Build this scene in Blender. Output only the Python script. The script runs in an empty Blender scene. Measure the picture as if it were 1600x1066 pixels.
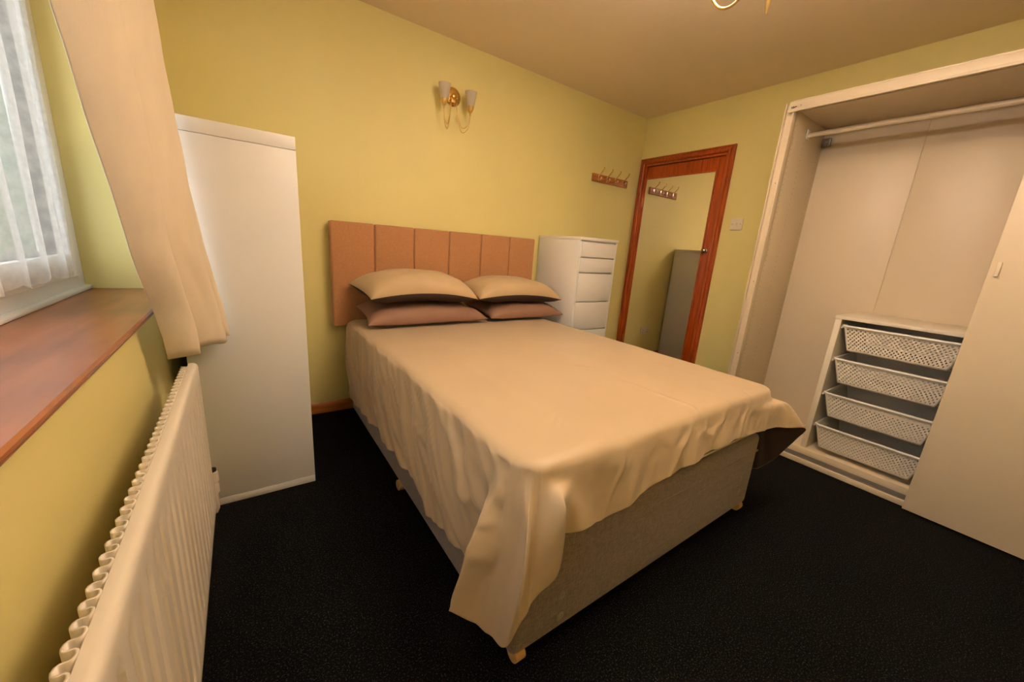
import bpy, bmesh, math, random
from mathutils import Vector, Matrix, noise
random.seed(7)
PI = math.pi
C = bpy.context.scene.collection
scene = bpy.context.scene

def srgb(r, g, b):
    f = lambda c: (c/255/12.92) if c/255 <= .04045 else ((c/255+.055)/1.055)**2.4
    return (f(r), f(g), f(b), 1)

# ------------------------------------------------------------------ camera
cam_d = bpy.data.cameras.new('camera')
cam = bpy.data.objects.new('camera', cam_d); C.objects.link(cam)
RX = Vector((0.81979, -0.56824, 0.07107)); UP = Vector((0.07939, 0.23567, 0.96858)); FW = Vector((0.56714, 0.78839, -0.23831))
cm = Matrix.Identity(4)
for i in range(3):
    cm[i][0] = RX[i]; cm[i][1] = UP[i]; cm[i][2] = -FW[i]
cm[0][3], cm[1][3], cm[2][3] = 0.25224, -2.51511, 1.11476
cam.matrix_world = cm
cam_d.sensor_width = 36; cam_d.lens = 590.24/1600*36; cam_d.clip_start = .02
scene.camera = cam

# ------------------------------------------------------------------ world, exposure
w = bpy.data.worlds.new('overcast_sky'); scene.world = w; w.use_nodes = True
bg = w.node_tree.nodes['Background']; bg.inputs[0].default_value = (.90, .96, 1.0, 1); bg.inputs[1].default_value = 4.8
scene.view_settings.view_transform = 'Standard'; scene.view_settings.look = 'None'
scene.view_settings.exposure = 0; scene.view_settings.gamma = 1; scene.view_settings.use_curve_mapping = False
scene.cycles.use_denoising = True
scene.cycles.max_bounces = 10
LAMP_W = 95.0; LAMP_COL = (1, .87, .84)
CHAN = Vector((1.45, -1.899, 0)); DZC = -.137                                   # chandelier centre

# ------------------------------------------------------------------ materials
def mat(name, col, rough=.5, metal=0, var=0, vscale=6, bump=0, bscale=200, stretch=None, col2=None, spec=None, sheen=0, trans=0, alpha=1, coat=0, detail=4, ramp=(.32, .68)):
    m = bpy.data.materials.new(name); m.use_nodes = True
    nt = m.node_tree; b = nt.nodes['Principled BSDF']
    b.inputs['Base Color'].default_value = col; b.inputs['Roughness'].default_value = rough; b.inputs['Metallic'].default_value = metal
    if spec is not None: b.inputs['Specular IOR Level'].default_value = spec
    if sheen: b.inputs['Sheen Weight'].default_value = sheen
    if trans: b.inputs['Transmission Weight'].default_value = trans
    if coat: b.inputs['Coat Weight'].default_value = coat; b.inputs['Coat Roughness'].default_value = .15
    b.inputs['Alpha'].default_value = alpha
    tc = nt.nodes.new('ShaderNodeTexCoord'); mp = nt.nodes.new('ShaderNodeMapping'); nt.links.new(tc.outputs['Object'], mp.inputs[0])
    if stretch: mp.inputs['Scale'].default_value = stretch
    if var or col2:
        n = nt.nodes.new('ShaderNodeTexNoise'); n.inputs['Scale'].default_value = vscale; n.inputs['Detail'].default_value = detail
        nt.links.new(mp.outputs[0], n.inputs['Vector'])
        r = nt.nodes.new('ShaderNodeValToRGB'); r.color_ramp.elements[0].position = ramp[0]; r.color_ramp.elements[1].position = ramp[1]
        c2 = col2 or tuple(max(0, c*(1-var)) for c in col[:3])+(1,)
        r.color_ramp.elements[0].color = c2; r.color_ramp.elements[1].color = col
        nt.links.new(n.outputs['Fac'], r.inputs[0]); nt.links.new(r.outputs[0], b.inputs['Base Color'])
    if bump:
        n2 = nt.nodes.new('ShaderNodeTexNoise'); n2.inputs['Scale'].default_value = bscale; n2.inputs['Detail'].default_value = 3
        nt.links.new(mp.outputs[0], n2.inputs['Vector'])
        bp = nt.nodes.new('ShaderNodeBump'); bp.inputs['Strength'].default_value = bump; bp.inputs['Distance'].default_value = .002
        nt.links.new(n2.outputs['Fac'], bp.inputs['Height']); nt.links.new(bp.outputs[0], b.inputs['Normal'])
    return m

def weave(name, c1, c2, scale=500, rough=.85, bump=.25):            # woven cloth: two crossed wave textures
    m = mat(name, c1, rough, sheen=.2); nt = m.node_tree; b = nt.nodes['Principled BSDF']
    tc = nt.nodes.new('ShaderNodeTexCoord')
    n = nt.nodes.new('ShaderNodeTexNoise'); n.inputs['Scale'].default_value = 1; n.inputs['Detail'].default_value = 2
    mp = nt.nodes.new('ShaderNodeMapping'); mp.inputs['Scale'].default_value = (scale*.12, scale, scale); nt.links.new(tc.outputs['Object'], mp.inputs[0]); nt.links.new(mp.outputs[0], n.inputs['Vector'])
    n2 = nt.nodes.new('ShaderNodeTexNoise'); n2.inputs['Scale'].default_value = 1; n2.inputs['Detail'].default_value = 2
    mp2 = nt.nodes.new('ShaderNodeMapping'); mp2.inputs['Scale'].default_value = (scale, scale, scale*.12); nt.links.new(tc.outputs['Object'], mp2.inputs[0]); nt.links.new(mp2.outputs[0], n2.inputs['Vector'])
    a = nt.nodes.new('ShaderNodeMath'); a.operation = 'ADD'; nt.links.new(n.outputs['Fac'], a.inputs[0]); nt.links.new(n2.outputs['Fac'], a.inputs[1])
    h = nt.nodes.new('ShaderNodeMath'); h.operation = 'MULTIPLY'; h.inputs[1].default_value = .5; nt.links.new(a.outputs[0], h.inputs[0])
    r = nt.nodes.new('ShaderNodeValToRGB'); r.color_ramp.elements[0].position = .4; r.color_ramp.elements[1].position = .6
    r.color_ramp.elements[0].color = c2; r.color_ramp.elements[1].color = c1
    nt.links.new(h.outputs[0], r.inputs[0]); nt.links.new(r.outputs[0], b.inputs['Base Color'])
    bp = nt.nodes.new('ShaderNodeBump'); bp.inputs['Strength'].default_value = bump; bp.inputs['Distance'].default_value = .001
    nt.links.new(h.outputs[0], bp.inputs['Height']); nt.links.new(bp.outputs[0], b.inputs['Normal'])
    return m

M = {}
M['wall'] = mat('lemon_wall_paint', (.80, .70, .285, 1), .55, bump=.12, bscale=90, var=.03, vscale=3)
M['ceiling'] = mat('cream_ceiling_paint', (.84, .70, .48, 1), .8, bump=.05, bscale=60)
M['ward'] = mat('cream_white_foil', (.68, .575, .42, 1), .4, bump=.02, bscale=300)
M['white'] = mat('white_foil', (.81, .80, .78, 1), .38, bump=.02, bscale=300)
M['unit'] = mat('cream_white_unit_foil', (.76, .69, .56, 1), .4)
M['white_edge'] = mat('white_edge_strip', (.83, .80, .76, 1), .35)
M['carpet'] = mat('black_carpet', (.042, .041, .041, 1), .95, col2=(.0024, .0022, .0021, 1), ramp=(.55, .74), vscale=230, bump=1, bscale=420, spec=.05)
M['pine'] = mat('orange_pine', srgb(190, 118, 55), .35, col2=srgb(150, 82, 32), vscale=9, stretch=(.6, 6, 6), bump=.05)
M['door_wood'] = mat('red_varnished_wood', srgb(178, 78, 18), .28, col2=srgb(130, 48, 8), vscale=11, stretch=(5, 7, .5), coat=.4)
M['frame_wood'] = mat('red_varnished_softwood', srgb(178, 82, 24), .3, col2=srgb(134, 50, 12), vscale=10, stretch=(6, 6, .5), coat=.4)
M['head_wood'] = mat('red_varnished_head', srgb(178, 82, 24), .3, col2=srgb(134, 50, 12), vscale=10, stretch=(6, .5, 6), coat=.4)
M['sill_wood'] = mat('varnished_sill_wood', srgb(156, 92, 46), .36, col2=srgb(112, 60, 27), vscale=4.5, stretch=(4, .8, 4), coat=.25, detail=6)
M['satin'] = mat('tan_cotton_sateen', (.50, .375, .235, 1), .42, var=.06, vscale=3, bump=.1, bscale=700, spec=.35, sheen=.15)
M['dark_lining'] = mat('dark_brown_cotton', (.028, .012, .009, 1), .7, bump=.1, bscale=700)
M['tan_cotton'] = mat('tan_pillow_cotton', (.50, .36, .20, 1), .6, var=.06, vscale=6, bump=.15, bscale=700, sheen=.15)
M['mauve'] = mat('brown_mauve_cotton', (.235, .122, .075, 1), .7, var=.06, vscale=6, bump=.15, bscale=700)
M['head_fab'] = weave('brown_linen_upholstery', (.43, .20, .078, 1), (.36, .165, .064, 1), 520)
M['base_fab'] = weave('grey_beige_divan_fabric', (.27, .215, .195, 1), (.165, .13, .118, 1), 420)
M['mattress'] = mat('cream_mattress_ticking', (.55, .50, .42, 1), .8, bump=.2, bscale=120)
M['radiator'] = mat('cream_radiator_enamel', (.78, .70, .58, 1), .3)
M['curtain'] = mat('cream_damask_curtain', (.78, .66, .49, 1), .75, var=.07, vscale=14, bump=.25, bscale=260, stretch=(1, 1, .5), sheen=.1)
M['brass'] = mat('polished_brass', (.80, .52, .18, 1), .2, 1)
M['brass_satin'] = mat('satin_gold', (.72, .50, .20, 1), .38, 1)
M['chrome'] = mat('chrome', (.75, .73, .70, 1), .12, 1)
M['steel'] = mat('grey_zinc', (.28, .27, .25, 1), .45, .7)
M['dark'] = mat('black_plastic', (.01, .01, .01, 1), .5)
M['hole'] = mat('dark_bore', (.10, .075, .055, 1), .9)
M['mirror'] = mat('mirror_silver', (.90, .90, .88, 1), .0, 1)
M['pvc'] = mat('white_window_pvc', (.80, .80, .80, 1), .3)
M['gasket'] = mat('black_rubber_gasket', (.02, .02, .02, 1), .6)
M['plastic'] = mat('ivory_plastic', (.78, .68, .54, 1), .3)
M['basket'] = mat('white_mesh_basket', (.76, .70, .60, 1), .4)
M['alu'] = mat('brushed_aluminium_track', (.30, .285, .265, 1), .4, .6)
M['gravel'] = mat('grey_gravel', (.25, .24, .22, 1), .9, var=.5, vscale=20)
M['brick_far'] = mat('red_garden_brick', (.34, .16, .11, 1), .9, var=.4, vscale=12)
M['knob'] = mat('tarnished_door_knob', (.42, .33, .23, 1), .22, 1)
M['vent'] = mat('beige_vent_plastic', (.30, .25, .21, 1), .4)
M['castor'] = mat('tan_castor_plastic', (.55, .33, .12, 1), .4)

def glass_mat():
    m = bpy.data.materials.new('window_glass'); m.use_nodes = True; nt = m.node_tree; nt.nodes.clear()
    o = nt.nodes.new('ShaderNodeOutputMaterial'); mx = nt.nodes.new('ShaderNodeMixShader'); t = nt.nodes.new('ShaderNodeBsdfTransparent'); g = nt.nodes.new('ShaderNodeBsdfGlossy')
    g.inputs['Roughness'].default_value = .0; mx.inputs[0].default_value = .07
    nt.links.new(t.outputs[0], mx.inputs[1]); nt.links.new(g.outputs[0], mx.inputs[2]); nt.links.new(mx.outputs[0], o.inputs[0]); return m
M['glass'] = glass_mat()

def sheer(name, col, clear, pattern):
    m = bpy.data.materials.new(name); m.use_nodes = True; nt = m.node_tree; nt.nodes.clear()
    o = nt.nodes.new('ShaderNodeOutputMaterial'); mx = nt.nodes.new('ShaderNodeMixShader'); t = nt.nodes.new('ShaderNodeBsdfTransparent')
    ad = nt.nodes.new('ShaderNodeMixShader'); d = nt.nodes.new('ShaderNodeBsdfDiffuse'); tl = nt.nodes.new('ShaderNodeBsdfTranslucent')
    d.inputs[0].default_value = col; tl.inputs[0].default_value = col; ad.inputs[0].default_value = .5
    nt.links.new(d.outputs[0], ad.inputs[1]); nt.links.new(tl.outputs[0], ad.inputs[2])
    nt.links.new(t.outputs[0], mx.inputs[1]); nt.links.new(ad.outputs[0], mx.inputs[2]); nt.links.new(mx.outputs[0], o.inputs[0])
    mx.inputs[0].default_value = 1-clear
    if pattern:
        tc = nt.nodes.new('ShaderNodeTexCoord'); v = nt.nodes.new('ShaderNodeTexNoise'); v.inputs['Scale'].default_value = 28; v.inputs['Detail'].default_value = 5
        r = nt.nodes.new('ShaderNodeMapRange'); r.inputs[1].default_value = .38; r.inputs[2].default_value = .62; r.inputs[3].default_value = 1-clear-.07; r.inputs[4].default_value = 1-clear+.1
        nt.links.new(tc.outputs['Object'], v.inputs['Vector']); nt.links.new(v.outputs['Fac'], r.inputs[0]); nt.links.new(r.outputs[0], mx.inputs[0])
    return m
M['net'] = sheer('white_net_lace', (.66, .63, .59, 1), .40, True)
M['shade'] = sheer('frosted_glass', (.86, .80, .72, 1), .22, False)

# ------------------------------------------------------------------ mesh helpers
def BM(): return bmesh.new()
def box(bm, x0, x1, y0, y1, z0, z1, bev=0, seg=2, mi=0):
    vs = [bm.verts.new((x, y, z)) for x in (x0, x1) for y in (y0, y1) for z in (z0, z1)]
    fs = [bm.faces.new([vs[i] for i in q]) for q in ((0, 1, 3, 2), (4, 6, 7, 5), (0, 4, 5, 1), (2, 3, 7, 6), (0, 2, 6, 4), (1, 5, 7, 3))]
    for f in fs: f.material_index = mi
    if bev:
        es = list({e for f in fs for e in f.edges})
        r = bmesh.ops.bevel(bm, geom=es, offset=bev, segments=seg, affect='EDGES', profile=.5)
        for f in r['faces']: f.material_index = mi
    return bm
def tube(bm, pts, r, n=8, cap=True):
    pts = [Vector(p) for p in pts]; rr = r if isinstance(r, (list, tuple)) else [r]*len(pts)
    t0 = (pts[1]-pts[0]).normalized(); a = Vector((0, 0, 1)) if abs(t0.z) < .9 else Vector((1, 0, 0))
    u = t0.cross(a).normalized(); rings = []
    for i, p in enumerate(pts):
        t = (pts[min(i+1, len(pts)-1)]-pts[max(i-1, 0)]).normalized()
        u = (u - t*u.dot(t)).normalized(); v = t.cross(u)
        rings.append([bm.verts.new(p+(u*math.cos(2*PI*k/n)+v*math.sin(2*PI*k/n))*rr[i]) for k in range(n)])
    for a_, b_ in zip(rings, rings[1:]):
        for k in range(n): bm.faces.new((a_[k], a_[(k+1) % n], b_[(k+1) % n], b_[k]))
    if cap:
        bm.faces.new(rings[0][::-1]); bm.faces.new(rings[-1])
    return bm
def lathe(bm, prof, org, axis='Z', n=20, close=True):
    org = Vector(org); rings = []
    for r, h in prof:
        ring = []
        for k in range(n):
            c, s = math.cos(2*PI*k/n)*r, math.sin(2*PI*k/n)*r
            ring.append(bm.verts.new(org+(Vector((c, s, h)) if axis == 'Z' else Vector((c, -h, s)) if axis == '-Y' else Vector((-h, c, s)))))
        rings.append(ring)
    for a_, b_ in zip(rings, rings[1:]):
        for k in range(n): bm.faces.new((a_[k], a_[(k+1) % n], b_[(k+1) % n], b_[k]))
    if close:
        bm.faces.new(rings[0][::-1]); bm.faces.new(rings[-1])
    return bm
def grid(bm, nu, nv, fn, mi=0):
    vs = [[bm.verts.new(fn(i/nu, j/nv)) for j in range(nv+1)] for i in range(nu+1)]
    for i in range(nu):
        for j in range(nv):
            f = bm.faces.new((vs[i][j], vs[i+1][j], vs[i+1][j+1], vs[i][j+1])); f.material_index = mi
    return vs
def prism(bm, poly, y0, y1):                                         # (x,z) outline extruded along y
    a = [bm.verts.new((x, y0, z)) for x, z in poly]; b = [bm.verts.new((x, y1, z)) for x, z in poly]; n = len(poly)
    bm.faces.new(a[::-1]); bm.faces.new(b)
    for k in range(n): bm.faces.new((a[k], a[(k+1) % n], b[(k+1) % n], b[k]))
    return bm
def root_of(o):
    while o.parent: o = o.parent
    return o
def obj(name, bm, m, parent=None, smooth=40, fix=True):
    if fix: bmesh.ops.recalc_face_normals(bm, faces=bm.faces)
    if parent is not None: off = root_of(parent).location.copy()
    else:
        xs = [v.co for v in bm.verts]
        off = Vector(((min(c.x for c in xs)+max(c.x for c in xs))/2, (min(c.y for c in xs)+max(c.y for c in xs))/2, min(c.z for c in xs)))
    bmesh.ops.translate(bm, verts=bm.verts, vec=-off)
    me = bpy.data.meshes.new(name); bm.to_mesh(me); bm.free()
    for mm in (m if isinstance(m, (list, tuple)) else [m]): me.materials.append(mm)
    me.shade_smooth()
    if smooth < 180: me.set_sharp_from_angle(angle=math.radians(smooth))
    o = bpy.data.objects.new(name, me); C.objects.link(o)
    if parent is not None: o.parent = parent
    else: o.location = off
    return o
def tag(o, label, cat, group=None, kind=None):
    o['label'] = label; o['category'] = cat
    if group: o['group'] = group
    if kind: o['kind'] = kind
    return o
def thing(name, label, cat, loc, group=None, kind=None):
    o = bpy.data.objects.new(name, None); C.objects.link(o); o.location = loc; o.empty_display_size = .05
    return tag(o, label, cat, group, kind)
def structure(name, bm, m, label, cat, **k):
    return tag(obj(name, bm, m, **k), label, cat, kind='structure')
def copy_tree(o, parent=None):
    c = o.copy(); C.objects.link(c)
    if parent: c.parent = parent
    for ch in list(o.children): copy_tree(ch, c)
    return c
def part_box(name, m, parent, *a, bev=.0015, **k):
    return obj(name, box(BM(), *a, bev=bev), m, parent, **k)
def lerp(a, b, t): return a+(b-a)*t
def catmull(P, t):                                                   # P: list of tuples, t in 0..len-1
    i = min(int(t), len(P)-2); f = t-i
    p0 = P[max(i-1, 0)]; p1 = P[i]; p2 = P[i+1]; p3 = P[min(i+2, len(P)-1)]
    return tuple(.5*((2*b)+(-a+c)*f+(2*a-5*b+4*c-d)*f*f+(-a+3*b-3*c+d)*f**3) for a, b, c, d in zip(p0, p1, p2, p3))

# ------------------------------------------------------------------ room shell
W, H, YF = 3.409, 2.353, -3.40
WY0, WY1, SZ, WZ1 = -.60, -2.75, .875, 2.12                          # window recess in the left wall
structure('floor', box(BM(), -.28, W+.15, YF-.15, .15, -.1, 0), M['carpet'], 'black flecked carpet covering the bedroom floor', 'floor')
structure('ceiling', box(BM(), -.28, W+.15, YF-.15, .15, H, H+.1), M['ceiling'], 'plain cream painted ceiling above the bed', 'ceiling')
structure('wall_back', box(BM(), -.28, W+.15, 0, .15, 0, H), M['wall'], 'lemon yellow wall behind the headboard', 'wall')
structure('wall_front', box(BM(), -.28, W+.15, YF-.15, YF, 0, H), M['wall'], 'lemon yellow wall opposite the headboard', 'wall')
bm = BM()
box(bm, -.28, 0, WY0, 0, 0, H); box(bm, -.28, 0, YF, WY1, 0, H); box(bm, -.28, 0, WY1, WY0, 0, SZ-.024); box(bm, -.28, 0, WY1, WY0, WZ1, H)
structure('wall_left', bm, M['wall'], 'lemon yellow wall with the deep window recess', 'wall')
DY0, DY1, DZ = -.062, -.818, 1.955                                    # door opening
bm = BM()
box(bm, W, W+.15, DY0, 0, 0, H); box(bm, W, W+.15, YF, DY1, 0, H); box(bm, W, W+.15, DY1, DY0, DZ, H); box(bm, W+.10, W+.15, DY1, DY0, 0, DZ)
structure('wall_right', bm, M['wall'], 'lemon yellow wall with the wooden door and wardrobe', 'wall')

def skirting_profile(t=.016, h=.07): return [(0, 0), (t, 0), (t, h-.018), (t*.7, h-.008), (t*.35, h), (0, h)]
bm = BM(); pr = skirting_profile()
a = [bm.verts.new((.45, -x, z)) for x, z in pr]; b = [bm.verts.new((W, -x, z)) for x, z in pr]
bm.faces.new(a); bm.faces.new(b[::-1])
for k in range(len(pr)): bm.faces.new((a[k], a[(k+1) % len(pr)], b[(k+1) % len(pr)], b[k]))
structure('baseboard_back', bm, M['pine'], 'orange pine skirting board along the headboard wall', 'baseboard')
structure('baseboard_left', prism(BM(), pr, -3.39, -.80), M['pine'], 'orange pine skirting board under the window', 'baseboard')
structure('baseboard_right', prism(BM(), [(W-x, z) for x, z in pr], -1.37, -.884), M['pine'], 'orange pine skirting board between door and wardrobe', 'baseboard')

# ------------------------------------------------------------------ outside the window
structure('ground', box(BM(), -9, -.30, -8, 8, -.3, -.2), M['gravel'], 'grey gravel ground outside the window', 'ground')
bm = BM(); box(bm, -6.3, -6.1, -4, 8, -.2, 1.5); box(bm, -6.34, -6.06, -4, 8, 1.5, 1.56)
structure('wall_garden', bm, M['brick_far'], 'low red brick garden wall seen through the net curtain', 'wall')

bm = BM(); box(bm, -3.4, -2.5, 1.2, 10, -.2, 4.2, .15, 3)  # added foliage mass, blocks the bright sky in the view through the net
bmesh.ops.subdivide_edges(bm, edges=bm.edges[:], cuts=12, use_grid_fill=True)
for v in bm.verts: v.co += v.normal*.12*noise.noise(v.co*2.3)
hd = obj('added_hedge', bm, mat('added_hedge_green', (.09, .13, .07, 1), .9, var=.7, vscale=9), smooth=180)
tag(hd, 'tall green foliage added outside to block bright sky behind the net curtain', 'added_hedge')

# ------------------------------------------------------------------ window with frame, panes and wooden sill
win = thing('window_1', 'white framed window behind the net curtain', 'window', (-.23, (WY0+WY1)/2, SZ), kind='structure')
FX0, FX1 = -.27, -.20
def ring(bm, y0, y1, z0, z1, wd, x0, x1, bev=.006):
    box(bm, x0, x1, y0, y0+wd, z0, z1, bev); box(bm, x0, x1, y1-wd, y1, z0, z1, bev)
    box(bm, x0, x1, y0+wd-.004, y1-wd+.004, z0, z0+wd, bev); box(bm, x0, x1, y0+wd-.004, y1-wd+.004, z1-wd, z1, bev)
bm = BM(); ring(bm, WY1, WY0, SZ, WZ1, .060, FX0, FX1)
box(bm, FX0, FX1, -1.70, -1.64, SZ+.05, WZ1-.05, .006)
obj('window_frame', bm, M['pvc'], win)
for k, (ya, yb) in enumerate(((WY1+.05, -1.695), (-1.645, WY0-.05))):
    bm = BM(); ring(bm, ya, yb, SZ+.05, WZ1-.05, .075, FX0+.01, FX1+.010, .008)
    s = obj('sash', bm, M['pvc'], win)
    bm = BM(); ring(bm, ya+.072, yb-.072, SZ+.122, WZ1-.122, .006, FX0+.02, FX1-.004, .001)
    obj('gasket', bm, M['gasket'], s)
    obj('pane', box(BM(), FX0+.03, FX0+.036, ya+.070, yb-.070, SZ+.120, WZ1-.120), M['glass'], s)
bm = BM(); box(bm, FX1-.012, FX1+.016, WY1, WY0, SZ, SZ+.014, .004)
obj('bottom_bead', bm, M['pvc'], win)
bm = BM()
prism(bm, [(-.28, SZ-.024), (.016, SZ-.024), (.022, SZ-.022), (.028, SZ-.019), (.029, SZ-.015), (.020, SZ-.0125), (.021, SZ-.0110), (.034, SZ-.009), (.034, SZ-.004), (.030, SZ), (-.28, SZ)], WY1-.0, WY0)
structure('trim_2', bm, M['sill_wood'], 'varnished wooden window sill with a moulded front edge', 'window sill')

# ------------------------------------------------------------------ door frame and door
bm = BM()
def arch_profile(u):                                                  # height above the wall over the width 0..1
    return [(0, .0), (0, .016), (.10, .024), (.24, .024), (.28, .014), (.50, .015), (.56, .022), (.84, .024), (.94, .019), (1, .010), (1, -.004)]
prf = arch_profile(0); wd = .052
def casing(outer, inner):                                             # two mitred polylines
    for (o0, i0), (o1, i1) in zip(zip(outer, inner), zip(outer[1:], inner[1:])):
        ra = []; rb = []
        for u, h in prf:
            pa = Vector(o0).lerp(Vector(i0), u); pb = Vector(o1).lerp(Vector(i1), u)
            ra.append(bm.verts.new((W-h, pa.x, pa.y))); rb.append(bm.verts.new((W-h, pb.x, pb.y)))
        for k in range(len(prf)-1): bm.faces.new((ra[k], ra[k+1], rb[k+1], rb[k]))
        bm.faces.new(ra); bm.faces.new(rb[::-1])
OZ = 2.005
casing([(-.012, 0), (-.012, OZ), (-.872, OZ), (-.872, 0)], [(-.063, 0), (-.063, DZ), (-.817, DZ), (-.817, 0)])
structure('trim_1', bm, M['frame_wood'], 'red brown varnished architrave around the mirrored door', 'door frame')
bm = BM()
box(bm, W-.004, W+.10, DY0-.016, DY0, 0, DZ, .001); box(bm, W-.004, W+.10, DY1, DY1+.016, 0, DZ, .001); box(bm, W-.004, W+.10, DY1+.016, DY0-.016, DZ-.016, DZ, .001)
structure('trim_3', bm, M['frame_wood'], 'red brown door lining inside the architrave', 'door lining')
door = thing('door_1', 'red brown wooden door with a full length mirror beside the wardrobe', 'door', (W+.02, (DY0+DY1)/2, .004), kind='structure')
obj('door_leaf', box(BM(), W+.006, W+.045, DY1+.022, DY0-.022, .006, DZ-.022, .003), M['door_wood'], door)
my0, my1, mz0, mz1 = -.742, -.096, .24, 1.822
bm = BM(); ring(bm, my0-.012, my1+.012, mz0-.012, mz1+.012, .012, W-.006, W+.006, .003)
obj('mirror_bead', bm, M['frame_wood'], door)
obj('mirror', box(BM(), W-.001, W+.005, my0, my1, mz0, mz1), M['mirror'], door)
bm = BM(); lathe(bm, [(.018, 0), (.018, .004), (.009, .008), (.008, .022), (.014, .028), (.019, .036), (.018, .044), (.010, .050), (.001, .051)], (W+.006, -.774, 1.207), 'X', 16)
obj('door_knob', bm, M['knob'], door)
for z in (.30, 1.62):
    bm = BM(); tube(bm, [(W+.001, DY0-.018, z-.04), (W+.001, DY0-.018, z+.04)], .005, 8)
    obj('hinge', bm, M['brass'], door)

# ------------------------------------------------------------------ bed
BX0, BX1, BY0, BY1 = .759, 2.099, -.095, -1.915
bed = thing('divan_bed', 'double divan bed with grey beige fabric base under the tan bedspread', 'bed', (1.43, -1.0, 0))
bm = BM(); box(bm, BX0, BX1, BY1, BY0, .034, .388, .022, 4)
base = obj('base', bm, M['base_fab'], bed)
for i, z in enumerate((.105, .155, .205, .255)):                      # quilted stitch ridges along the panel
    bm = BM(); pts = []
    for x in [BX0+.02+k*(BX1-BX0-.04)/16 for k in range(17)]: pts.append((x, BY1+.0012, z))
    tube(bm, pts, .0018, 6); obj('stitch_line', bm, M['base_fab'], base)
bm = BM(); box(bm, BX0-.002, BX1+.002, BY1-.002, BY0+.002, .302, .310, .003, 2)
obj('seam_band', bm, M['base_fab'], base)
bm = BM(); box(bm, BX0+.012, BX1-.012, BY1+.016, BY0, .386, .592, .055, 5)
mt = obj('mattress', bm, M['mattress'], bed)
for z in (.405, .572):
    bm = BM(); r = .055; e_ = .013 if z < .5 else .022; ln = []
    for cx, cy, a0 in ((BX1-r-e_, BY1+r+e_, -PI/2), (BX1-r-e_, BY0-r, 0), (BX0+r+e_, BY0-r, PI/2), (BX0+r+e_, BY1+r+e_, PI)):
        for k in range(5):
            a = a0+k*PI/8; ln.append((cx+math.cos(a)*r, cy+math.sin(a)*r, z))
    tube(bm, ln+ln[:1], .005, 6); obj('piping', bm, M['mattress'], mt)
for (x, z) in ((.924, .163), (.928, .086), (1.983, .194), (1.989, .127)):
    bm = BM(); lathe(bm, [(.014, .0), (.014, .0015), (.012, .0025), (.006, .0022), (.005, .0008)], (x, BY1+.0005, z), '-Y', 16)
    obj('vent_stud', bm, M['vent'], bed)
for (x, y) in ((.792, -1.893), (2.06, -1.893), (.768, -1.01), (2.06, -1.01), (.80, -.16), (2.05, -.16)):
    bm = BM(); lathe(bm, [(.012, .02), (.024, .016), (.024, -.016), (.012, -.02)], (x, y, .0245), 'X', 14)
    tube(bm, [(x, y, .03), (x, y, .05)], .012, 8)
    obj('castor', bm, M['castor'], bed)

hb = thing('headboard', 'brown linen headboard of six upright padded panels against the yellow wall', 'headboard', (1.415, -.05, 0))
seams = [.673, .921, 1.171, 1.419, 1.669, 1.916, 2.158]
for a, b in zip(seams, seams[1:]):
    obj('panel', box(BM(), a+.0008, b-.0008, -.084, -.040, .575, 1.196, .012, 4), M['head_fab'], hb)
obj('backing_board', box(BM(), .675, 2.156, -.044, -.018, .577, 1.193, .003), M['head_fab'], hb)
for x in (.90, 1.93): obj('strut', box(BM(), x-.025, x+.025, -.040, -.018, .001, .60, .002), M['pine'], hb)

# ---- bedspread: columns hang from the mattress edge to the hem
ZT = .618; R = .05
T0x, T1x, TF = .742, 2.116, -1.932
# keys: (Tx, Ty, nx, ny, Mx, My, Mz, Hx, Hy, Hz, subdivisions)
K = []
def key(T, n, m, h, sub): K.append((T[0], T[1], n[0], n[1], m[0], m[1], m[2], h[0], h[1], h[2], sub))
for y, hx, hz in ((-.092, .738, .150), (-.255, .728, .150), (-.45, .724, .185), (-.66, .722, .205), (-.82, .724, .205), (-.96, .720, .214), (-1.1, .724, .222), (-1.23, .720, .208), (-1.34, .724, .196), (-1.44, .722, .178), (-1.55, .720, .200)):
    key((T0x, y), (-1, 0), (lerp(T0x, hx, .6)-.008, y+.0, lerp(ZT, hz, .55)), (hx, y-.02, hz), 14)
key((T0x, -1.66), (-1, 0), (.724, -1.675, .40), (.722, -1.69, .218), 9)
key((T0x, -1.745), (-1, 0), (.734, -1.755, .41), (.732, -1.765, .215), 7)
key((T0x, -1.785), (-1, 0), (.738, -1.792, .42), (.728, -1.800, .215), 8)
key((T0x+.002, -1.812), (-.99, -.1), (.668, -1.836, .415), (.612, -1.836, .224), 4)
key((T0x+.004, -1.832), (-.95, -.3), (.655, -1.850, .408), (.601, -1.850, .226), 7)
key((T0x+.010, -1.858), (-.88, -.47), (.722, -1.890, .410), (.655, -1.880, .192), 8)
key((T0x+.020, -1.882), (-.77, -.64), (.736, -1.935, .410), (.682, -1.912, .172), 8)
key((T0x+.032, -1.900), (-.65, -.76), (.716, -1.982, .410), (.692, -1.968, .186), 8)
key((T0x+.046, -1.914), (-.5, -.87), (.756, -1.950, .430), (.728, -1.978, .262), 8)
key((T0x+.062, -1.924), (-.35, -.94), (.778, -1.966, .450), (.765, -1.982, .310), 8)
key((T0x+.078, -1.930), (-.2, -.98), (.812, -1.984, .500), (.820, -1.988, .345), 6)
key((T0x+.090, TF), (-.05, -1), (.824, -1.982, .530), (.828, -1.984, .420), 6)
key((T0x+.104, TF), (0, -1), (.832, -1.966, .540), (.826, -1.962, .442), 6)
key((.870, TF), (0, -1), (.864, -1.950, .530), (.864, -1.952, .425), 8)
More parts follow.
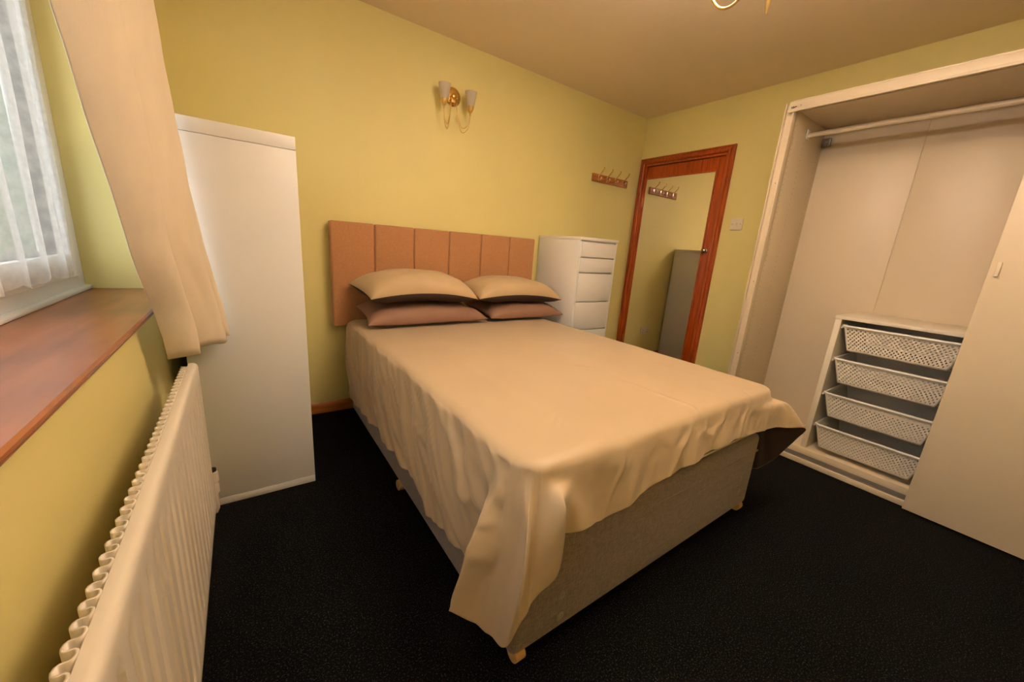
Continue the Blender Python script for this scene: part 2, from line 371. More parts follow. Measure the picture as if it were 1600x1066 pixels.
for x, y, hz, dm in ((.93, -1.958, .412, .004), (1.015, -1.950, .402, -.002), (1.10, -1.962, .418, .006), (1.19, -1.950, .434, -.002), (1.27, -1.958, .446, .003), (1.36, -1.955, .455, .004), (1.46, -1.962, .460, .008), (1.54, -1.948, .466, -.004), (1.63, -1.957, .467, .003), (1.74, -1.952, .467, .002), (1.85, -1.955, .460, .004), (1.95, -1.958, .452, .0)):
    key((x, TF), (0, -1), (x, TF-.010-dm*.6, lerp(ZT, hz, .6)), (x+.004, y, hz), 14)
key((2.035, TF), (.1, -.99), (2.045, -1.960, .545), (2.055, -1.974, .455), 8)
key((2.075, -1.925), (.4, -.9), (2.105, -1.972, .545), (2.125, -1.998, .447), 8)
key((2.098, -1.910), (.7, -.7), (2.150, -1.972, .535), (2.232, -2.030, .432), 8)
key((2.110, -1.890), (.9, -.4), (2.165, -1.940, .480), (2.225, -1.990, .335), 8)
key((T1x, -1.855), (1, -.1), (2.160, -1.900, .430), (2.185, -1.935, .225), 8)
key((T1x, -1.80), (1, 0), (2.146, -1.84, .40), (2.165, -1.86, .172), 9)
for y in (-1.6, -1.3, -1.0, -.7, -.4, -.092):
    key((T1x, y), (1, 0), (2.138, y, .41), (2.15+.006*math.sin(y*9), y-.01, .20+.012*math.sin(y*7)), 10)
def top_wr(x, y):
    d = .0045*noise.noise(Vector((x*2.2, y*2.2, 3)))+.0022*noise.noise(Vector((x*6, y*4, 8)))
    for cx, ya, yb, am, wd_ in ((1.0, -.85, -1.78, .0035, .012), (1.50, -1.05, -1.95, .0045, .010), (1.27, -1.5, -1.95, .002, .014), (1.88, -1.3, -1.95, .0035, .010), (1.72, -1.45, -1.95, .002, .012)):
        c = cx+.012*math.sin(y*5); f = max(0, min(1, (ya-y)/.15))*max(0, min(1, (y-yb)/.1+1))
        d += am*f*math.exp(-((x-c)/wd_)**2)
    return d
cols = []
for i in range(len(K)-1):
    for s in range(K[i][10]): cols.append((i+s/K[i][10]))
cols.append(len(K)-1.0)
NT, NS = 16, 34
bm = BM(); rows = []
for ci, t in enumerate(cols):
    q = catmull([k[:10] for k in K], t)
    T = Vector((q[0], q[1], 0)); n = Vector((q[2], q[3], 0)).normalized()
    Mp = Vector(q[4:7]); Hp = Vector(q[7:10])
    A = T-n*R; A.z = ZT; S = Vector((1.43, max(-1.35, min(-.092, T.y+.0)), ZT))
    S.y = max(-1.32, -.092-.06*round((-.092-T.y)/.06))
    a2 = T-n*R*.29; a2.z = ZT-R*.29; B = T.copy(); B.z = ZT-R*1.05
    col = []
    for k in range(NT):
        p = S.lerp(A, (k/NT)**.8); p.z = ZT+.016*(1-(k/NT)**2)*0+top_wr(p.x, p.y); col.append(p)
    path = [tuple(A-n*.05), tuple(A), tuple(a2), tuple(B), tuple(Mp), tuple(Hp)]
    zs = top_wr(A.x, A.y)
    for k in range(NS+1):
        f = k/NS
        # uneven steps: fine at the rounded edge
        tt = 1+ (f/.3*2 if f < .3 else 2+(f-.3)/.7*2)
        p = Vector(catmull(path, tt)); wgt = max(0, min(1, (f-.12)/.35))
        d = 0
        if n.x < -.9:                                                # left flap: folds leaning towards the foot
            sy = -T.y; v = f
            d = .028*noise.noise(Vector((sy*6.5-v*2.6, v*1.1, 1)))+.020*noise.noise(Vector((sy*15-v*5.5, v*2.2, 5)))+.010*noise.noise(Vector((sy*30-v*12, v*4, 15)))
            d += .014*max(0, 1-abs(noise.noise(Vector((sy*8-v*5, v*1.6, 11))))*8)*math.sin(PI*min(1, v*1.0))
            d = max(-.016, d)
        elif n.y < -.9:
            d = .014*noise.noise(Vector((T.x*8-f*.8, f*.9, 2)))+.007*noise.noise(Vector((T.x*19+f*2.5, f*1.6, 6)))+.003*noise.noise(Vector((T.x*40+f*4, f*5, 16)))
            d += .007*max(0, 1-abs(noise.noise(Vector((T.x*9+f*1.2, f*.8, 21))))*7)
            d = max(-.008, d)
        else: d = .010*noise.noise(Vector((t*.9, f*1.0, 9)))+.006*noise.noise(Vector((t*2.1, f*2.4, 19)))
        p += n*(d*wgt*(1-.45*f if n.y < -.9 else 1)); p.z += zs*(1-min(1, f*3)); col.append(p)
    rows.append([bm.verts.new(p) for p in col])
for a, b in zip(rows, rows[1:]):
    for k in range(len(a)-1):
        try: bm.faces.new((a[k], b[k], b[k+1], a[k+1]))
        except ValueError: pass
bmesh.ops.remove_doubles(bm, verts=[r[0] for r in rows], dist=.0005)
bmesh.ops.dissolve_degenerate(bm, edges=bm.edges[:], dist=.00001)
bm.normal_update()
if sum(f.normal.z for f in bm.faces) < 0: bmesh.ops.reverse_faces(bm, faces=bm.faces)
spread = obj('bedspread', bm, [M['satin'], M['dark_lining']], smooth=180, fix=False)
tag(spread, 'tan sateen bedspread with a dark brown lining draped over the bed', 'bedspread')
sm = spread.modifiers.new('thickness', 'SOLIDIFY'); sm.thickness = .003; sm.offset = -1; sm.material_offset = 1; sm.material_offset_rim = 0
ss = spread.modifiers.new('smooth', 'SUBSURF'); ss.levels = 1; ss.render_levels = 1

# ---- pillows
def pillow(label, FL, FR, BR, BL, up, dn, lift, m_top, m_bot, seed, flange=.0):
    FL, FR, BR, BL = map(Vector, (FL, FR, BR, BL)); bm = BM(); n = 34
    nrm = ((FR-FL).cross(BL-FL)).normalized()
    if nrm.z < 0: nrm = -nrm
    ctr = (FL+FR+BR+BL)/4
    def at(u, v, side):
        uu, vv = 2*u-1, 2*v-1
        p = FL.lerp(FR, u).lerp(BL.lerp(BR, u), v)
        ax = (FR-FL).normalized(); ay = (BL-FL).normalized()
        p -= ax*(.055*uu*(1-vv*vv))*abs(FR.x-FL.x)*.5          # sides curve in between the corners
        p += ay*(.035*(-vv)*(1-uu*uu))*.4*-1*0
        e = (max(0, 1-abs(uu)**3.4))**.54*(max(0, 1-abs(vv)**3.2))**.46
        p += nrm*(lift*(1-uu*uu)*(.5-.5*vv*.6))
        w_ = .009*noise.noise(Vector((uu*3+seed, vv*3, side)))+.011*noise.noise(Vector((uu*9+seed, vv*4, side*2)))*(1-min(1, e*1.1))
        corner = (abs(uu)*abs(vv))**1.5
        w_ += .008*corner*math.sin(uu*9+vv*11+seed)
        ed = min(1, 6*min(1-abs(uu), 1-abs(vv))+.0)
        return p+nrm*((up if side > 0 else -dn)*e+w_*ed)
    g1 = grid(bm, n, n, lambda u, v: at((1-math.cos(PI*u))/2, (1-math.cos(PI*v))/2, 1), 0)
    g2 = grid(bm, n, n, lambda u, v: at((1-math.cos(PI*u))/2, (1-math.cos(PI*v))/2, -1), 1)
    bmesh.ops.remove_doubles(bm, verts=bm.verts, dist=.0004)
    o = obj('pillow', bm, [m_top, m_bot], smooth=180)
    return tag(o, label, 'pillow', 'pillows stacked at the head of the bed')
pillow('brown mauve pillow under the left tan pillow', (.785, -.425, .648), (1.56, -.405, .648), (1.50, -.125, .690), (.79, -.125, .705), .086, .026, 0, M['mauve'], M['mauve'], 1)
pillow('brown mauve pillow under the right tan pillow', (1.585, -.405, .648), (2.235, -.405, .648), (2.19, -.125, .690), (1.56, -.125, .700), .082, .026, 0, M['mauve'], M['mauve'], 5)
pillow('tan pillow with dark brown underside on the left, nearest the tall cabinet', (.800, -.435, .793), (1.462, -.435, .783), (1.45, -.115, .835), (.755, -.120, .843), .108, .066, .046, M['tan_cotton'], M['dark_lining'], 2)
pillow('tan pillow with dark brown underside on the right, nearest the drawers', (1.478, -.425, .783), (2.195, -.415, .765), (2.10, -.115, .815), (1.47, -.120, .830), .098, .066, .040, M['tan_cotton'], M['dark_lining'], 8)

# ------------------------------------------------------------------ tall white cabinet at the left
cx0, cx1, cy0, cy1, cz = .055, .448, -.764, -.022, 1.459
cab = thing('tall_cabinet', 'tall plain white cabinet standing between curtain and bed', 'cabinet', ((cx0+cx1)/2, (cy0+cy1)/2, 0))
part_box('side_panel', M['white'], cab, cx0, cx1, cy0, cy0+.018, .0335, cz-.0475)
part_box('side_panel', M['white'], cab, cx0, cx1, cy1-.018, cy1, .0335, cz-.0475)
part_box('top_panel', M['white'], cab, cx0, cx1, cy0, cy1, cz-.046, cz)
part_box('plinth', M['white'], cab, cx0, cx1, cy0, cy1, .001, .032)
part_box('back_panel', M['white'], cab, cx0, cx0+.006, cy0+.018, cy1-.018, .033, cz-.047)
ym = (cy0+cy1)/2
for a, b in ((cy0+.0205, ym-.0015), (ym+.0015, cy1-.0205)):
    part_box('door', M['white'], cab, cx1-.018, cx1, a, b, .035, cz-.049)
part_box('shelf', M['white'], cab, cx0+.006, cx1-.02, cy0+.018, cy1-.018, .72, .738)

# ------------------------------------------------------------------ chest of drawers
hx0, hx1, hy, hz = 2.248, 2.650, -.488, 1.23
ch = thing('chest_of_drawers', 'narrow tall white chest of drawers right of the headboard', 'chest of drawers', ((hx0+hx1)/2, hy/2, 0))
part_box('side_panel', M['white'], ch, hx0, hx0+.018, hy, -.018, .001, hz-.0225)
part_box('side_panel', M['white'], ch, hx1-.018, hx1, hy, -.018, .001, hz-.0225)
part_box('top_panel', M['white_edge'], ch, hx0-.001, hx1+.006, hy-.006, -.018, hz-.0215, hz)
part_box('back_panel', M['white'], ch, hx0+.018, hx1-.018, -.024, -.018, .03, hz-.022)
part_box('plinth', M['white'], ch, hx0+.019, hx1-.019, hy+.03, hy+.045, .001, .06)
obj('front_rail', box(BM(), hx0+.018, hx1-.018, hy+.016, hy+.022, .06, hz-.022), M['white'], ch)
for z1, z0 in ((1.196, 1.0915), (1.0815, .9795), (.9695, .7605), (.7505, .5425), (.5325, .3245), (.3145, .075)):
    d = part_box('drawer', M['white_edge'], ch, hx0+.0195, hx1-.0195, hy-.003, hy+.014, z0, z1, bev=.002)
    bm = BM(); box(bm, hx0+.03, hx1-.03, hy+.023, -.05, z0+.02, z0+.03); box(bm, hx0+.03, hx0+.04, hy+.023, -.05, z0+.02, z1-.035); box(bm, hx1-.04, hx1-.03, hy+.023, -.05, z0+.02, z1-.035)
    obj('drawer_tray', bm, M['white'], d)

# ------------------------------------------------------------------ radiator under the window
ry0, ry1, rz0, rz1, rxf = -1.012, -2.46, .165, .690, .108
rad = thing('radiator', 'cream ribbed panel radiator under the window sill', 'radiator', (.08, (ry0+ry1)/2, .15))
pitch = .0525; nr = int((ry0-ry1-.04)/pitch)
bm = BM(); per = 14
def rib(y):
    ph = ((ry0-.024-y)/pitch) % 1.0; a = abs(ph-.5)*2                  # 0 crest .. 1 groove
    return max(0, min(1, (a-.58)/.18))
ys = [ry0-k*(ry0-ry1)/(nr*per) for k in range(nr*per+1)]
zsr = [rz0, rz0+.012, rz0+.026, rz0+.034, rz0+.042, rz0+.050, rz0+.056, rz0+.062] + [rz0+.1+k*.12 for k in range(3)] + [rz1-.075, rz1-.068, rz1-.062, rz1-.054, rz1-.046, rz1-.038, rz1-.028, rz1-.014]
def gz(z): return max(0, min(1, (z-rz0-.03)/.03))*max(0, min(1, (rz1-.042-z)/.03))
vs = []
for y in ys:
    inb = 1 if ry0-.024 > y > ry1+.024 else 0
    col = [bm.verts.new((rxf-.013*rib(y)*gz(z)*inb, y, z)) for z in zsr]
    for dx, dz in ((-.002, -.006), (-.006, -.002), (-.012, 0), (-.022, 0)): col.append(bm.verts.new((rxf+dx, y, rz1+dz)))
    col.append(bm.verts.new((rxf-.022, y, rz1-.02)))
    col = [bm.verts.new((rxf-.018, y, rz0+.02)), bm.verts.new((rxf-.018, y, rz0-.002)), bm.verts.new((rxf-.006, y, rz0-.004))] + col
    vs.append(col)
for a, b in zip(vs, vs[1:]):
    for k in range(len(a)-1): bm.faces.new((a[k], a[k+1], b[k+1], b[k]))
bm.faces.new(vs[0]); bm.faces.new(vs[-1][::-1])
obj('front_panel', bm, M['radiator'], rad, smooth=60)
part_box('back_plate', M['radiator'], rad, rxf-.0225, rxf-.0185, ry1+.01, ry0-.01, rz0+.005, rz1-.006)
bm = BM(); n = int((ry0-ry1-.06)/.0265)*12                                                     # convector ribbon: a row of loops behind the panel
def rb(k):
    ph = k/12*2*PI
    return rxf-.0300-.0068*math.cos(ph), ry0-.03-k*(ry0-ry1-.06)/n-.0027*math.sin(2*ph)
pa = [rb(k) for k in range(n+1)]
A1 = [bm.verts.new((x, y, rz0+.05)) for x, y in pa]; A2 = [bm.verts.new((x, y, rz1+.001)) for x, y in pa]
for k in range(n): bm.faces.new((A1[k], A1[k+1], A2[k+1], A2[k]))
cv = obj('convector_fins', bm, M['radiator'], rad, smooth=180)
s_ = cv.modifiers.new('sheet', 'SOLIDIFY'); s_.thickness = .0028; s_.offset = 0
for y in (-1.36, -2.3):
    bm = BM(); box(bm, .0005, .068, y-.012, y+.012, rz1-.26, rz1-.23, .002); box(bm, .0005, .006, y-.02, y+.02, .2, rz1-.22, .002); box(bm, .0005, .066, y-.012, y+.012, .22, .25, .002)
    obj('wall_bracket', bm, M['radiator'], rad)
bm = BM(); tube(bm, [(.095, ry0-.02, .205), (.095, ry0+.03, .205)], .010, 10)
v = obj('valve_tail', bm, M['chrome'], rad)
bm = BM(); lathe(bm, [(.009, -.012), (.014, -.010), (.014, .02), (.011, .026), (.011, .030)], (.105, ry0+.045, .20), 'Z', 14)
lathe(bm, [(.012, .030), (.016, .034), (.014, .070), (.006, .074)], (.105, ry0+.045, .20), 'Z', 14)
obj('valve_body', bm, M['plastic'], v)
bm = BM(); tube(bm, [(.105, ry0+.045, .195), (.105, ry0+.045, .125), (.100, ry0+.045, .112), (.088, ry0+.045, .106), (.001, ry0+.045, .106)], .0085, 10); obj('pipe', bm, M['radiator'], v)
bm = BM(); lathe(bm, [(.004, .272), (.011, .274), (.011, .284), (.004, .286)], (.105, ry0+.045, 0), 'Z', 12); obj('valve_cap', bm, M['dark'], v)

# ------------------------------------------------------------------ curtain and net
def poly(P, z):
    for (za, xa, ya), (zb, xb, yb) in zip(P, P[1:]):
        if za >= z >= zb:
            f = (za-z)/(za-zb); return Vector((lerp(xa, xb, f), lerp(ya, yb, f), z))
    return Vector((P[-1][1], P[-1][2], z))
Lc = [(2.16, .020, -1.62), (1.80, .018, -1.545), (1.47, .018, -1.425), (1.25, .026, -1.335), (1.03, .035, -1.248), (.88, .045, -1.152), (.80, .050, -1.118), (.728, .051, -1.092)]
Rc = [(2.16, .045, -.80), (1.74, .076, -.80), (1.316, .112, -.80), (1.055, .140, -.80), (.946, .156, -.80), (.84, .176, -.80), (.735, .190, -.80)]
bm = BM()
PL = [(0, .004), (.05, .020), (.12, .032), (.19, .034), (.235, .026), (.246, .008), (.256, -.006), (.31, -.004), (.40, .012), (.52, .024), (.64, .030), (.715, .026), (.737, .010), (.748, -.004), (.80, .002), (.90, .014), (1, .0)]
def cur(u, v):
    k = u*(len(PL)-1); al, ou = catmull(PL, k); f = k/(len(PL)-1)
    z0 = .730+.004*math.sin(al*17)
    z = lerp(2.15, z0, v); L = poly(Lc, z); Rr = poly(Rc, z)
    d = (Rr-L); d.z = 0; nn = Vector((-d.y, d.x, 0)).normalized()
    if nn.x < 0: nn = -nn
    o = nn*((ou-.004)*lerp(2.3, 1.5, v)+.007*noise.noise(Vector((al*6, z*3.2, 2)))+.003*noise.noise(Vector((al*14, z*9, 4))))
    return L+d*al+o
grid(bm, 128, 60, cur)
ct = obj('curtain', bm, M['curtain'], smooth=180)
tag(ct, 'cream curtain gathered at the right side of the window beside the white cabinet', 'curtain')
s_ = ct.modifiers.new('thickness', 'SOLIDIFY'); s_.thickness = .003; s_.offset = 0
bm = BM(); tube(bm, [(.048, -.70, 2.165), (.048, -2.85, 2.165)], .011, 12)
rail = thing('curtain_rail', 'white curtain rail above the window recess', 'curtain rail', (.048, -1.77, 2.15))
obj('rail', bm, M['pvc'], rail)
for y in (-.72, -2.82):
    bm = BM(); tube(bm, [(0, y, 2.165), (.048, y, 2.165)], .008, 8); obj('bracket', bm, M['pvc'], rail)
bm = BM()
def net(u, v):
    y = lerp(WY1+.05, lerp(-.80, -.835, v), u)
    sc = .012*abs(math.sin(u*PI*26)); z = lerp(2.04, .945-sc*1.0+.012, v)
    x = -.165+.014*math.sin(u*2*PI*15+.5*math.sin(3*v))+.006*noise.noise(Vector((u*20, v*3, 0)))
    return (x, y, z)
grid(bm, 320, 24, net)
nt_ = thing('net_curtain', 'white lace net curtain with a scalloped hem across the window', 'net curtain', (-.165, -1.7, .95))
obj('lace', bm, M['net'], nt_, smooth=180)
bm = BM(); tube(bm, [(-.165, WY1+.001, 2.045), (-.165, WY0-.001, 2.045)], .006, 8); obj('net_rod', bm, M['pvc'], nt_)

# ------------------------------------------------------------------ wardrobe
wx, wyo, wyi, wz, wxb = 2.86, -1.388, -1.430, 2.02, 3.385
wye = -3.385
wr = thing('wardrobe', 'large white sliding door wardrobe standing open against the right wall', 'wardrobe', (3.12, -2.39, 0))
part_box('side_panel', M['ward'], wr, wx+.055, wxb+.01, wyi, wyi+.020, .001, wz)
part_box('side_panel', M['ward'], wr, wx+.055, wxb+.01, wye, wye+.020, .001, wz)
bm = BM(); box(bm, wx, wx+.060, wyo-.006, wyo, .001, wz+.004, .001); box(bm, wx+.024, wx+.060, wyi-.003, wyo-.005, .001, wz+.002, .001); box(bm, wx+.008, wx+.060, wyi-.004, wyi+.003, .001, wz-.046, .001)
sp = obj('side_profile', bm, M['alu'].copy(), wr); sp.data.materials[0] = M['ward']
for z in (1.60, 1.02, .55):
    bm = BM(); lathe(bm, [(.0035, 0), (.0035, .0015)], (wx+.0245, (wyo+wyi)/2-.004, z), 'X', 8); obj('screw', bm, M['steel'], sp)
part_box('top_panel', M['ward'], wr, wx+.055, wxb, wye+.020, wyi, wz-.026, wz-.004)
part_box('bottom_panel', M['ward'], wr, wx+.082, wxb, wye+.020, wyi, .048, .068)
ymid = -1.908
part_box('back_panel', M['ward'], wr, wxb, wxb+.006, ymid+.0006, wyi, .068, wz-.02, bev=.0005)
part_box('back_panel', M['ward'], wr, wxb, wxb+.006, -2.386, ymid-.0006, .068, wz-.02, bev=.0005)
part_box('back_panel', M['ward'], wr, wxb, wxb+.006, wye+.02, -2.388, .068, wz-.02, bev=.0005)
part_box('divider_panel', M['ward'], wr, wx+.085, wxb, -2.400, -2.382, .068, wz-.026)
bm = BM(); box(bm, wx, wx+.012, wye, wyi+.022, wz-.046, wz+.006, .002); box(bm, wx-.001, wx+.062, wye, wyi+.020, wz+.001, wz+.008, .001); box(bm, wx-.002, wx+.003, wye, wyi+.022, wz-.048, wz-.036, .0015); box(bm, wx+.03, wx+.035, wye, wyi, wz-.040, wz, .001); box(bm, wx+.055, wx+.06, wye, wyi, wz-.04, wz, .001)
tr = obj('top_rail', bm, M['ward'], wr)
bm = BM()
for y0_, y1_, za, zb in ((-1.424, -1.420, 1.990, 1.999), (-1.432, -1.4265, 1.991, 1.999), (-1.4395, -1.435, 1.990, 1.998), (-1.447, -1.441, 1.993, 1.997), (-1.436, -1.422, 1.9885, 1.990)):
    box(bm, wx-.0008, wx+.002, y1_ if y1_ < y0_ else y0_, y0_ if y1_ < y0_ else y1_, za, zb)
obj('maker_mark', bm, M['dark'], tr)
bm = BM(); lathe(bm, [(.003, 0), (.003, .0012)], (wx, -1.466, 1.998), 'X', 8); obj('screw', bm, M['steel'], tr)
part_box('plinth', M['ward'], wr, wx, wx+.014, wye, wyi, .001, .030)
bm = BM(); box(bm, wx+.014, wx+.080, wye, wyi, .001, .020)
for dx in (.018, .030, .046, .060, .076): box(bm, wx+dx, wx+dx+.003, wye, wyi, .018, .032)
obj('floor_track', bm, M['alu'], wr)
part_box('track_cover', M['ward'], wr, wx+.078, wx+.084, wye+.02, wyi, .03, .069)
bm = BM(); tube(bm, [(3.13, -2.382, 1.905), (3.13, wyi, 1.905)], .0135, 14)
rl = obj('clothes_rail', bm, M['ward'], wr)
for y, s in ((wyi, -1), (-2.382, 1)):
    bm = BM(); box(bm, 3.11, 3.15, min(y, y+s*.006), max(y, y+s*.006), 1.885, 1.935, .002); obj('rail_holder', bm, M['white'], rl)
bm = BM(); box(bm, wxb-.022, wxb-.0005, wyi-.046, wyi-.002, 1.885, 1.935, .002); bk = obj('wall_bracket', bm, M['steel'], wr)
bm = BM(); lathe(bm, [(.006, 0), (.006, .003)], (wxb-.021, wyi-.026, 1.912), 'X', 10); obj('screw', bm, M['brass'], bk)
bm = BM()
for x in (2.945, 3.10, 3.335):                                            # rows of shelf pin holes in the side panel
    for k in range(56):
        z = .16+k*.032
        vv = [bm.verts.new((x+.0026*math.cos(q*PI/3), wyi-.0006, z+.0026*math.sin(q*PI/3))) for q in range(6)]; bm.faces.new(vv)
ph_ = obj('pin_holes', bm, M['hole'], wr); ph_['kind'] = 'stuff'
sd = part_box('sliding_door', M['ward'], wr, 2.815, 2.842, -3.36, -2.332, .010, 1.990, bev=.002)
part_box('door_pull', M['plastic'], sd, 2.806, 2.816, -2.362, -2.349, 1.142, 1.202, bev=.003)
part_box('sliding_door', M['ward'], wr, 2.885, 2.905, -3.364, -2.40, .034, 1.975, bev=.002)

# ------------------------------------------------------------------ basket unit inside the wardrobe
ux, uy0, uy1, uz0, uz1 = 2.952, -1.845, -2.378, .069, .880
un = thing('basket_frame', 'low white open unit holding four mesh baskets inside the wardrobe', 'storage unit', (3.16, -2.11, uz0))
part_box('side_panel', M['unit'], un, ux, wxb-.004, uy0-.030, uy0-.002, uz0, uz1-.0185)
part_box('side_panel', M['unit'], un, ux, wxb-.004, uy1, uy1+.018, uz0, uz1-.0185)
part_box('top_panel', M['unit'], un, ux-.004, wxb-.004, uy1, uy0, uz1-.018, uz1)
part_box('back_panel', M['unit'], un, wxb-.009, wxb-.004, uy1+.018, uy0-.030, uz0, uz1-.019)
rims = (.831, .642, .436, .238)
for z in rims:
    for y, s in ((uy0-.030, -1), (uy1+.018, 1)):
        bm = BM(); box(bm, ux+.015, wxb-.02, min(y, y+s*.010), max(y, y+s*.010), z-.020, z-.008, .002)
        lathe(bm, [(.009, 0), (.010, .002), (.010, .010), (.006, .012)], (ux+.022, y+s*.006, z-.006), '-Y', 10)
        obj('runner', bm, M['plastic'], un)
bya, byb, bx0, bx1, bh = -1.892, -2.347, ux+.004, wxb-.03, .138            # rim outline of a basket at rim height 0
def perf(bm, P00, P10, P01, P11, nu, nv, size=.36, margin=1):              # panel of cells; inner cells carry a diamond hole
    P00, P10, P01, P11 = map(Vector, (P00, P10, P01, P11))
    vg = {}
    def P(i, j):
        k = (i, j)
        if k not in vg:
            u, v_ = i/nu, j/nv; vg[k] = bm.verts.new(P00.lerp(P10, u).lerp(P01.lerp(P11, u), v_))
        return vg[k]
    for i in range(nu):
        for j in range(nv):
            c = [P(i, j), P(i+1, j), P(i+1, j+1), P(i, j+1)]
            if (i+j) % 2 == 0 and margin <= j < nv-margin and margin <= i < nu-margin:
                ctr = sum((q.co for q in c), Vector())/4
                inn = [bm.verts.new(ctr+(c[k].co+c[(k+1) % 4].co-2*ctr)*.5*.92) for k in range(4)]   # diamond: points at edge middles
                for k in range(4):
                    bm.faces.new((c[k], c[(k+1) % 4], inn[k])); bm.faces.new((c[(k+1) % 4], inn[(k+1) % 4], inn[k]))
            else: bm.faces.new(c)
tp = .040; tpx = .014
def basket(zr, label):
    t = thing('mesh_basket', label, 'basket', ((bx0+bx1)/2, (bya+byb)/2, zr-bh), 'mesh baskets in the wardrobe unit')
    zt, zb = zr-.004, zr-bh
    Tq = [(bx0, bya, zt), (bx0, byb, zt), (bx1, byb, zt), (bx1, bya, zt)]
    Bq = [(bx0+tpx, bya-tp*.9, zb), (bx0+tpx, byb+tp, zb), (bx1-tpx, byb+tp, zb), (bx1-tpx, bya-tp*.9, zb)]
    for nm, k, nu in (('front_wall', 0, 48), ('side_wall', 1, 40), ('back_wall', 2, 48), ('side_wall', 3, 40)):
        bm = BM(); perf(bm, Tq[k], Tq[(k+1) % 4], Bq[k], Bq[(k+1) % 4], nu, 13, margin=1)
        o = obj(nm, bm, M['basket'], t, smooth=180); s = o.modifiers.new('wall', 'SOLIDIFY'); s.thickness = .002; s.offset = 0
    bm = BM(); perf(bm, Bq[0], Bq[1], Bq[3], Bq[2], 36, 36, margin=3)
    o = obj('bottom', bm, M['basket'], t, smooth=180); s = o.modifiers.new('wall', 'SOLIDIFY'); s.thickness = .002; s.offset = 0
    bm = BM(); r = .022; ln = []
    for cx_, cy_, a0 in ((bx1-r, bya-r, 0), (bx0+r, bya-r, PI/2), (bx0+r, byb+r, PI), (bx1-r, byb+r, 1.5*PI)):
        for k in range(6):
            a = a0+k*PI/10; ln.append((cx_+math.cos(a)*(r+.004), cy_+math.sin(a)*(r+.004), zr-.003))
    tube(bm, ln+ln[:2], .0068, 8, cap=False); obj('rim', bm, M['white_edge'], t)
    return t
lb = ('topmost white perforated basket in the wardrobe unit', 'second white perforated basket from the top of the unit', 'third white perforated basket from the top of the unit', 'lowest white perforated basket just above the wardrobe floor')
b0 = basket(rims[0], lb[0])
for z, l in zip(rims[1:], lb[1:]):
    c = copy_tree(b0); c.location.z = z-bh; c['label'] = l

# ------------------------------------------------------------------ wall fittings
rk = thing('coat_rack', 'wooden coat rack with four brass hooks on the wall by the door', 'coat rack', (3.005, -.01, 1.726))
obj('board', box(BM(), 2.778, 3.236, -.018, -.0005, 1.728, 1.792, .004, 3), M['pine'], rk)
for x in (2.850, 2.957, 3.064, 3.178):
    bm = BM(); tube(bm, [(x, -.019, 1.772), (x, -.026, 1.785), (x, -.045, 1.803), (x, -.066, 1.822), (x, -.072, 1.842)], [.0048, .0042, .0038, .0036, .0050], 8)
    tube(bm, [(x, -.019, 1.772), (x, -.022, 1.752), (x, -.032, 1.742), (x, -.044, 1.746), (x, -.046, 1.756)], .0045, 8)
    hk = obj('hook', bm, M['brass'], rk, smooth=180)
    bm = BM(); box(bm, x-.010, x+.010, -.023, -.017, 1.738, 1.786, .003); obj('hook_plate', bm, M['chrome'], hk)
    bm = BM(); lathe(bm, [(.001, -.010), (.007, -.007), (.010, 0), (.007, .007), (.001, .010)], (x, -.046, 1.760), 'Z', 10); obj('hook_tip', bm, M['chrome'], hk, smooth=180)
for x in (2.905, 3.012, 3.122):
    bm = BM(); lathe(bm, [(.005, 0), (.004, .002), (.001, .003)], (x, -.0175, 1.758), '-Y', 10); obj('screw', bm, M['brass'], rk)

lsw = thing('light_switch', 'cream single light switch on the wall between door and wardrobe', 'light switch', (W-.004, -.986, 1.374))
obj('plate', box(BM(), W-.009, W-.0003, -1.030, -.943, 1.374, 1.461, .003, 3), M['plastic'], lsw)
obj('rocker', box(BM(), W-.013, W-.008, -.992, -.981, 1.406, 1.428, .0015), M['plastic'], lsw)
for y in (-1.016, -.956):
    bm = BM(); lathe(bm, [(.0035, 0), (.003, .001)], (W-.009, y, 1.4175), 'X', 8); obj('screw', bm, M['steel'], lsw)
sk = thing('wall_socket', 'white double wall socket low on the wall, seen in the door mirror', 'socket', (2.95, -.004, .29))
obj('plate', box(BM(), 2.877, 3.023, -.009, -.0003, .29, .376, .003, 3), M['plastic'], sk)
for x in (2.915, 2.985):
    obj('socket_switch', box(BM(), x-.006, x+.006, -.0125, -.008, .352, .368, .001), M['plastic'], sk)
    bm = BM()
    for dx, dz in ((0, .335), (-.011, .312), (.011, .312)): box(bm, x+dx-.0035, x+dx+.0035, -.0096, -.0088, dz-.004, dz+.004)
    obj('pin_slots', bm, M['dark'], sk)

# ---- lamps: frosted cone shades on gold cups, thin double wire arms
def cup_and_shade(t, x, y, z, sc=1.0):
    bm = BM(); lathe(bm, [(.004*sc, -.052*sc), (.006*sc, -.047*sc), (.004*sc, -.041*sc), (.010*sc, -.034*sc), (.018*sc, -.018*sc), (.0225*sc, 0), (.020*sc, .001*sc), (.012*sc, -.010*sc)], (x, y, z), 'Z', 18)
    c = obj('lamp_cup', bm, M['brass_satin'], t, smooth=50)
    bm = BM(); lathe(bm, [(.0215*sc, -.002*sc), (.026*sc, .020*sc), (.0325*sc, .052*sc), (.038*sc, .084*sc), (.0368*sc, .084*sc), (.0310*sc, .052*sc), (.0245*sc, .020*sc), (.019*sc, .001*sc)], (x, y, z), 'Z', 24, close=False)
    return obj('lamp_shade', bm, M['shade'], t, smooth=50)
sc_ = thing('wall_sconce', 'brass wall light with two frosted cone shades above the headboard', 'wall light', (1.447, -.02, 1.90))
bm = BM(); lathe(bm, [(.056, 0), (.056, .004), (.050, .010), (.040, .012), (.036, .016), (.016, .017), (.016, .022), (.010, .030), (.001, .032)], (1.447, -.0003, 2.033), '-Y', 28)
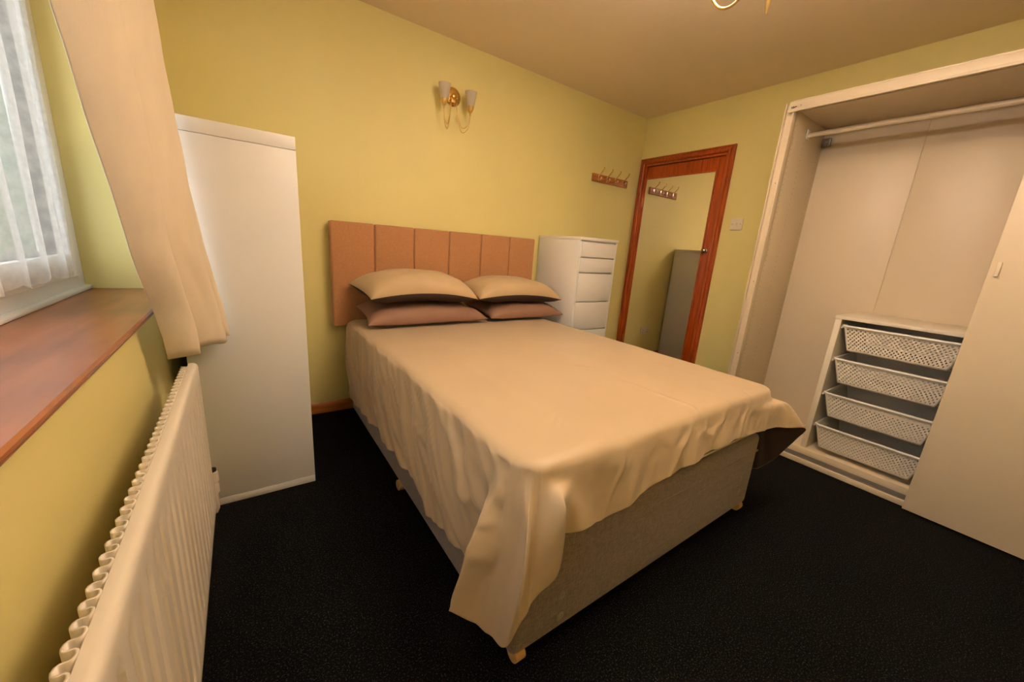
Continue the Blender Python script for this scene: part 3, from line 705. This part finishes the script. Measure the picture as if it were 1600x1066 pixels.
obj('backplate', bm, M['brass'], sc_)
for s in (-1, 1):
    ex, ey = 1.447+s*.092, -.078
    cup_and_shade(sc_, ex, ey, 1.982)
    bm = BM(); lathe(bm, [(.0045, -.006), (.0065, 0), (.0045, .006)], (1.447+s*.022, -.02, 2.024), '-Y', 10); 
    for dep in (.078, .104):                                          # two parallel wires
        pts = []
        for k in range(17):
            a = k/16; xx = 1.447+s*lerp(.020, .092, .5-.5*math.cos(PI*a)); yy = lerp(-.022, ey, .5-.5*math.cos(PI*a))
            zz = 1.930-dep*math.sin(PI*a)**.8+lerp(.09, 0, min(1, a*2.2))*(1 if a < .45 else 0)
            pts.append((xx, yy, zz))
        tube(bm, pts, .0022, 6)
    obj('arm', bm, M['brass_satin'], sc_, smooth=180)

chd = thing('chandelier', 'brass ceiling light with curved arms and a pointed finial above the bed', 'ceiling light', (CHAN.x, CHAN.y, 1.905+DZC))
cx_, cy_ = CHAN.x, CHAN.y
bm = BM(); lathe(bm, [(.055, H-.0005), (.055, H-.006), (.046, H-.018), (.020, H-.028), (.008, H-.034)], (cx_, cy_, 0), 'Z', 28); obj('ceiling_rose', bm, M['brass'], chd)
bm = BM(); lathe(bm, [(.006, H-.03), (.006, 2.10+DZC), (.010, 2.095+DZC), (.020, 2.075+DZC), (.026, 2.05+DZC), (.020, 2.025+DZC), (.012, 2.010+DZC), (.010, 2.0+DZC)], (cx_, cy_, 0), 'Z', 20); obj('stem', bm, M['brass_satin'], chd, smooth=60)
bm = BM(); lathe(bm, [(.010, 2.0+DZC), (.0105, 1.985+DZC), (.0085, 1.955+DZC), (.005, 1.92+DZC), (.0025, 1.908+DZC), (.001, 1.905+DZC)], (cx_, cy_, 0), 'Z', 16); obj('finial', bm, M['brass_satin'], chd, smooth=60)
for k in range(3):
    an = math.radians(77)+k*2*PI/3; dx, dy = math.cos(an), math.sin(an)
    pts = [(cx_+dx*r_, cy_+dy*r_, z_+DZC) for r_, z_ in [catmull([(.014, 2.052), (.036, 2.042), (.072, 2.002), (.118, 1.980), (.165, 1.995), (.200, 2.035), (.208, 2.06)], q/4) for q in range(25)]]
    bm = BM(); tube(bm, pts, .0042, 8); obj('arm', bm, M['brass_satin'], chd, smooth=180)
    ex, ey, ez = cx_+dx*.208, cy_+dy*.208, 2.10+DZC
    sh = cup_and_shade(chd, ex, ey, ez, 1.15)
    ld = bpy.data.lights.new('bulb', 'POINT'); ld.energy = LAMP_W; ld.color = LAMP_COL; ld.shadow_soft_size = .022
    lo = bpy.data.objects.new('bulb', ld); C.objects.link(lo); lo.parent = chd; lo.location = Vector((ex, ey, ez+.062))-chd.location
